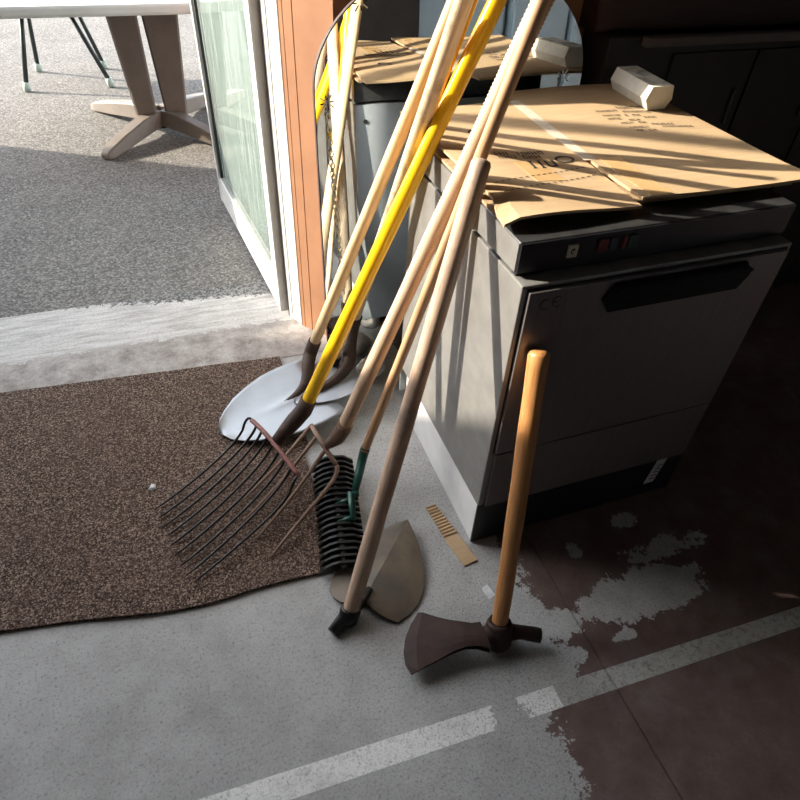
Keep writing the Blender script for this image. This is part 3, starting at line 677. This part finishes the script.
# heart-bladed hoe
ho = thing('heart_hoe', 'broad hoe with heart-shaped worn blade and grey wooden handle, front of the group', 'hoe', (-.30, -.05, 0))
A7, B7 = V((-.345, -.103, .030)), V((-.034, .165, .845)); d7 = (B7 - A7).normalized()
handle('shaft', A7 - d7 * .012, B7, .982, .0185, .0180, 'wood_hoe', ho)
tip_, rend = V((-.136, .094, .030)), V((-.305, -.082, .032))
rgt = [(-.136, .094, .030), (-.133, .055, .026), (-.134, .011, .021), (-.142, -.030, .016), (-.152, -.066, .011), (-.167, -.097, .009), (-.190, -.122, .006), (-.213, -.137, .005), (-.246, -.148, .006), (-.271, -.130, .012), (-.293, -.107, .020), (-.305, -.082, .028)]
lft = [(-.136, .094, .030), (-.165, .096, .028), (-.200, .090, .024), (-.240, .076, .019), (-.285, .055, .022), (-.330, .028, .020), (-.360, .002, .013), (-.372, -.022, .008), (-.369, -.045, .010), (-.355, -.066, .015), (-.332, -.076, .022), (-.305, -.082, .028)]
b = B()
rid = [lerp(tip_, rend, k / 11) + V((0, 0, .004 * math.sin(math.pi * k / 11))) for k in range(12)]
for edge, sg in ((rgt, 1), (lft, -1)):
    rows = [[lerp(rid[k], edge[k], t) + V((0, 0, .002 * math.sin(math.pi * t))) for t in (0, .06, .12, .3, .55, .8, 1)] for k in range(12)]
    b.grid(rows, (0, 0, -.0045), 'hoe_blade')
b.link('blade', parent=ho)
b = B(); b.tube([A7 - d7 * .026, A7 - d7 * .020, A7 + d7 * .008, A7 + d7 * .012], [.019, .0235, .0235, .020], 14, 'tine')
e0 = A7 + V((-.012, -.004, -.010)); e1 = A7 + V((-.048, -.026, -.018))
b.tube([A7, e0, e1], [.020, .0185, .0150], 4, 'tine'); b.tube([A7, lerp(A7, rend, .6) + V((0, 0, .0)), rend + V((.02, .02, .002))], [.020, .013, .008], 10, 'tine', flat=.7)
b.link('eye', parent=ho)

# grubbing axe
ax = thing('grubbing_axe', 'rusty broad-bladed grubbing axe standing with its orange wooden handle against the dishwasher door', 'axe', (-.05, -.25, 0))
A8, B8 = V((-.050, -.252, .035)), V((.045, -.030, .618)); d8 = (B8 - A8).normalized()
handle('shaft', A8 - d8 * .012, B8, (B8 - A8).length + .012, .0180, .0205, 'wood_axe', ax, round_top=True)
up = [(-.200, -.150), (-.189, -.160), (-.170, -.178), (-.148, -.196), (-.125, -.210), (-.104, -.222), (-.085, -.226)]
lo_ = [(-.262, -.276), (-.238, -.275), (-.200, -.270), (-.165, -.266), (-.135, -.266), (-.110, -.274), (-.088, -.288)]
edge_ = [(-.200, -.150), (-.226, -.172), (-.248, -.198), (-.262, -.226), (-.267, -.252), (-.262, -.276)]
b = B(); rows = []
for k in range(7):
    t = k / 6; a, c = V((*up[k], 0)), V((*lo_[k], 0)); row = []
    for j in range(6):
        s = j / 5; p = lerp(a, c, s)
        if k == 0: p = V((*edge_[j], 0))
        elif k == 1: p = lerp(p, V((*edge_[j], 0)), .35)
        th_ = .0015 + .011 * t * math.sin(math.pi * (.15 + .7 * s)); zc_ = .026 + .016 * t + .010 * math.sin(t * math.pi * .8)
        row.append((p.x, p.y, zc_ + th_))
    rows.append(row)
b.grid(rows, (0, 0, -.003)); 
for f in b.bm.faces: f.material_index = b.mi('axe_iron')
rows2 = [[(p[0], p[1], p[2] - 2 * (.0015 + .009 * (k / 6))) for p in r] for k, r in enumerate(rows)]
b.grid(rows2, (0, 0, .002), 'axe_iron')
b.link('blade', parent=ax)
b = B(); b.tube([A8 - d8 * .034, A8 - d8 * .026, A8, A8 + d8 * .022, A8 + d8 * .030], [.026, .031, .032, .029, .025], 16, 'axe_iron')
b.tube([V((-.104, -.252, .042)), V((-.075, -.255, .040)), A8], [.016, .024, .028], 12, 'axe_iron', flat=.8)
b.link('eye', parent=ax)
b = B(); b.tube([A8 + V((.012, -.004, .0)), V((-.005, -.268, .036)), V((.022, -.282, .036)), V((.034, -.288, .034))], [.022, .017, .018, .0175], 8, 'axe_iron', flat=.85); b.link('poll', parent=ax)

# ------------------------------------------------------------------ litter on the floor
st = B(); rr = random.Random(5); rows = []
for i in range(9):
    th_ = math.pi * i / 8; ring = []
    for j in range(16):
        ph = 2 * math.pi * j / 16; k = 1 + .10 * math.sin(3 * ph + th_ * 2) + .07 * math.sin(2 * ph - 3 * th_)
        ring.append(V((-.050 + .046 * k * math.sin(th_) * math.cos(ph), .690 + .032 * k * math.sin(th_) * math.sin(ph), .040 - .040 * math.cos(th_) * (1 + .05 * math.sin(5 * ph)))))
    rows.append(ring)
vv = [p for r in rows for p in r]
st.faces(vv, [(i * 16 + j, i * 16 + (j + 1) % 16, (i + 1) * 16 + (j + 1) % 16, (i + 1) * 16 + j) for i in range(8) for j in range(16)], 'stone', True)
tag(st.link('stone'), 'pale rounded stone on the floor between the dishwasher and the mirror', 'stone')
cs = thing('cardboard_strip', 'torn strip of corrugated cardboard on the floor beside the dishwasher', 'cardboard strip', (-.04, .04, 0))
b = B(); P0, P1, P2 = V((-.056, .136, .006)), V((-.040, .030, .006)), V((-.024, -.056, .004)); wdt = .014
rows = []
nseg = 56
for i in range(nseg + 1):
    t = i / nseg; p = lerp(P0, P1, t); z = .006 + .0022 * math.sin(t * math.pi * 2 * 11)
    nrm = V((1, .12, 0)).normalized(); wv = .014 + .005 * t; rows.append([p - nrm * wv + V((0, 0, z - .006)), p + V((0, 0, z - .006)), p + nrm * wv + V((0, 0, z - .006))])
b.grid(rows, (0, 0, -.001), 'card'); b.link('corrugated_part', parent=cs)
b = B(); rows = []
for i in range(9):
    t = i / 8; p = lerp(P1 + V((-.001, 0, 0)), P2, t); nrm = V((1, .15, 0)).normalized(); rows.append([p - nrm * .019 + V((0, 0, -.0)), p, p + nrm * .019])
b.grid(rows, (0, 0, -.0035), 'card'); b.link('flat_part', parent=cs)
b = B(); b.grid([[(-.028, -.128, .002), (-.012, -.122, .004)], [(-.027, -.142, .003), (-.008, -.138, .003)], [(-.022, -.158, .001), (-.003, -.152, .002)]], (0, 0, -.0008), 'paper'); tag(b.link('paper_scrap'), 'small white paper scrap on the floor behind the axe handle', 'paper scrap')
def crumb(x, y, z, s, name, label):
    b = B(); rr = random.Random(int(x * 1000)); n = 7
    ring = [V((x + s * (.7 + .5 * rr.random()) * math.cos(2 * math.pi * i / n), y + s * (.7 + .5 * rr.random()) * math.sin(2 * math.pi * i / n), z)) for i in range(n)]
    b.faces(ring + [p * 1 + (V((x, y, z)) - p) * .45 + V((0, 0, s * .5)) for p in ring], [tuple(reversed(range(n))), tuple(range(n, 2 * n))] + [(i, (i + 1) % n, n + (i + 1) % n, n + i) for i in range(n)], 'paper')
    return tag(b.link(name), label, 'flake')
crumb(-.741, .411, .0115, .011, 'paint_flake', 'pale flake lying on the brown mat left of the fork tines')
crumb(-.352, .115, .0115, .007, 'paint_flake', 'tiny pale flake on the mat beside the black rake head')

# ------------------------------------------------------------------ outside: resin table and a chair
tb = thing('garden_table', 'plastic garden table with pale top and taupe pedestal legs outside the doorway', 'table', (-.53, 3.17, 0))
hubp = V((-.53, 3.09, 0))
b = B(); b.box((-1.42, 2.345, .712), (.36, 3.9, .757), 'table_top', bev=.012); b.link('table_top', parent=tb)
b = B(); b.box((-1.2, 2.75, .672), (.14, 3.6, .712), 'table_leg'); b.link('apron', parent=tb)
for (xb0, xb1, xt0, xt1, yy) in ((-.650, -.548, -.700, -.545, 3.06), (-.500, -.390, -.530, -.340, 3.08)):
    b = B(); b.prism([(xb0, yy - .045, .05), (xb1, yy - .045, .05), (xt1, yy - .045, .675), (xt0, yy - .045, .675)], (0, .09, 0), 'table_leg', bev=.01); b.link('column', parent=tb)
for tx, ty in ((-.845, 2.735), (-.235, 2.79), (-.90, 3.56), (-.17, 3.60)):
    tpp = V((tx, ty, 0)); d_ = (tpp - hubp).normalized(); n_ = V((-d_.y, d_.x, 0)); b = B(); Lf = (tpp - hubp).length
    rows = []
    for (t, wd, z0, z1) in ((.06, .050, .05, .125), (.35, .046, .035, .115), (.7, .042, .012, .080), (.93, .040, .0, .050), (1.0, .030, .0, .030)):
        c = hubp + d_ * Lf * t; rows.append([c - n_ * wd + V((0, 0, z0)), c - n_ * wd * .8 + V((0, 0, z1)), c + n_ * wd * .8 + V((0, 0, z1)), c + n_ * wd + V((0, 0, z0))])
    vv = [p for r in rows for p in r]; fs = []
    for i in range(4):
        for j in range(4): fs.append((i * 4 + j, i * 4 + (j + 1) % 4, (i + 1) * 4 + (j + 1) % 4, (i + 1) * 4 + j))
    fs += [(0, 1, 2, 3), (19, 18, 17, 16)]
    b.faces(vv, fs, 'table_leg'); bmesh.ops.bevel(b.bm, geom=list(b.bm.edges), offset=.006, segments=1, affect='EDGES'); b.link('foot', parent=tb)
b = B(); b.tube([hubp + V((0, 0, .03)), hubp + V((0, 0, .10))], .05, 14, 'black_rubber'); b.link('hub', parent=tb)

ch = thing('garden_chair', 'dark metal garden chair with pale foot caps standing beyond the table', 'chair', (-1.1, 4.1, 0))
for (x, y, lx, ly) in ((-.80, 3.98, -.16, .10), (-1.30, 3.98, .10, .10), (-.84, 4.42, -.1, -.06), (-1.26, 4.42, .06, -.06)):
    b = B(); b.tube([(x + lx, y + ly, .45), (x, y, .02)], .014, 8, 'chair'); lg = b.link('leg', parent=ch)
    b = B(); b.tube([(x + lx * .05, y + ly * .05, .05), (x, y, .0)], .021, 8, 'chair_cap'); b.link('foot_cap', parent=lg)
b = B(); b.box((-1.30, 4.0, .44), (-.82, 4.44, .47), 'chair', bev=.01); b.link('seat', parent=ch)
b = B()
for i in range(6): b.box((-1.28 + i * .085, 4.44, .50), (-1.23 + i * .085, 4.47, .88), 'chair')
b.box((-1.30, 4.43, .86), (-.82, 4.48, .92), 'chair', bev=.01); b.box((-1.30, 4.44, .46), (-1.27, 4.47, .9), 'chair'); b.box((-.85, 4.44, .46), (-.82, 4.47, .9), 'chair'); b.link('backrest', parent=ch)

# ------------------------------------------------------------------ dark furniture right of the mirror, lockers on the far side of the room (seen in the mirror)
ck = thing('low_cabinet', 'dark low cabinet with grey top edge behind the dishwasher, right of the mirror', 'cabinet', (1.25, .82, 0))
b = B(); b.box((.62, .755, .0), (1.85, .885, .945), 'black_cab', bev=.004); b.link('carcass', parent=ck)
b = B(); b.box((.72, .73, .922), (1.85, .885, .945), 'cab_edge', bev=.004); b.link('top_board', parent=ck)
for x in (.98, 1.28, 1.58):
    b = B(); b.box((x - .145, .747, .06), (x + .145, .755, .90), 'black_cab', bev=.002); dd = b.link('cabinet_door', parent=ck)
    b = B(); b.tube([(x + .11, .742, .70), (x + .11, .742, .80)], .005, 8, 'cab_edge'); b.link('door_knob', parent=dd)
cr = thing('wall_shade_crate', 'dark brown wooden crate on the low cabinet, widened to stand in for the shaded wall', 'crate', (1.2, .83, .946))  # dark slats run on leftwards in place of shade on the orange wall
for z in (.95, 1.05, 1.15):
    b = B(); b.box((.60, .80, z), (1.70, .812, z + .088), 'dark_wood', bev=.003); b.link('slat', parent=cr)
b = B(); b.box((.60, .812, .946), (.615, .885, 1.24), 'dark_wood'); b.box((1.685, .812, .946), (1.70, .885, 1.24), 'dark_wood'); b.box((.615, .872, .946), (1.685, .885, 1.24), 'dark_wood'); b.box((.615, .812, .946), (1.685, .872, .955), 'dark_wood'); b.link('crate_box', parent=cr)
LK = ['blue-grey steel locker reflected in the mirror, nearest the red-brown crate', 'blue-grey steel locker reflected in the mirror, middle one of its row', 'blue-grey steel locker reflected in the mirror, farthest from the red-brown crate']
for i in range(3):
    x = 1.08 + i * .425; lk = thing('locker', LK[i], 'locker', (x + .19, -1.55, 0), 'lockers across the room')
    b = B(); b.box((x, -1.75, .05), (x + .385, -1.36, 1.75), 'locker', bev=.004); b.link('body', parent=lk)
    b = B(); b.box((x + .015, -1.36, .08), (x + .37, -1.345, 1.72), 'locker', bev=.003); d_ = b.link('door', parent=lk)
    b = B(); b.box((x + .33, -1.345, .85), (x + .35, -1.325, .95), 'black_rubber', bev=.002); b.link('handle', parent=d_)
    for xx, yy in ((.03, -1.72), (.355, -1.72), (.03, -1.39), (.355, -1.39)):
        b = B(); b.box((x + xx - .015, yy - .015, 0), (x + xx + .015, yy + .015, .05), 'black_rubber'); b.link('foot', parent=lk)
rc = thing('plastic_crate', 'red-brown crate standing on the floor beside the lockers, seen in the mirror', 'crate', (.8, -1.5, 0))
b = B(); b.box((.58, -1.7, 0), (1.02, -1.35, .03), 'crate_red'); b.link('base', parent=rc)
for (l_, h_) in (((.58, -1.7, .03), (1.02, -1.68, .42)), ((.58, -1.37, .03), (1.02, -1.35, .42)), ((.58, -1.68, .03), (.60, -1.37, .42)), ((1.00, -1.68, .03), (1.02, -1.37, .42))):
    b = B(); b.box(l_, h_, 'crate_red', bev=.003); b.link('side', parent=rc)
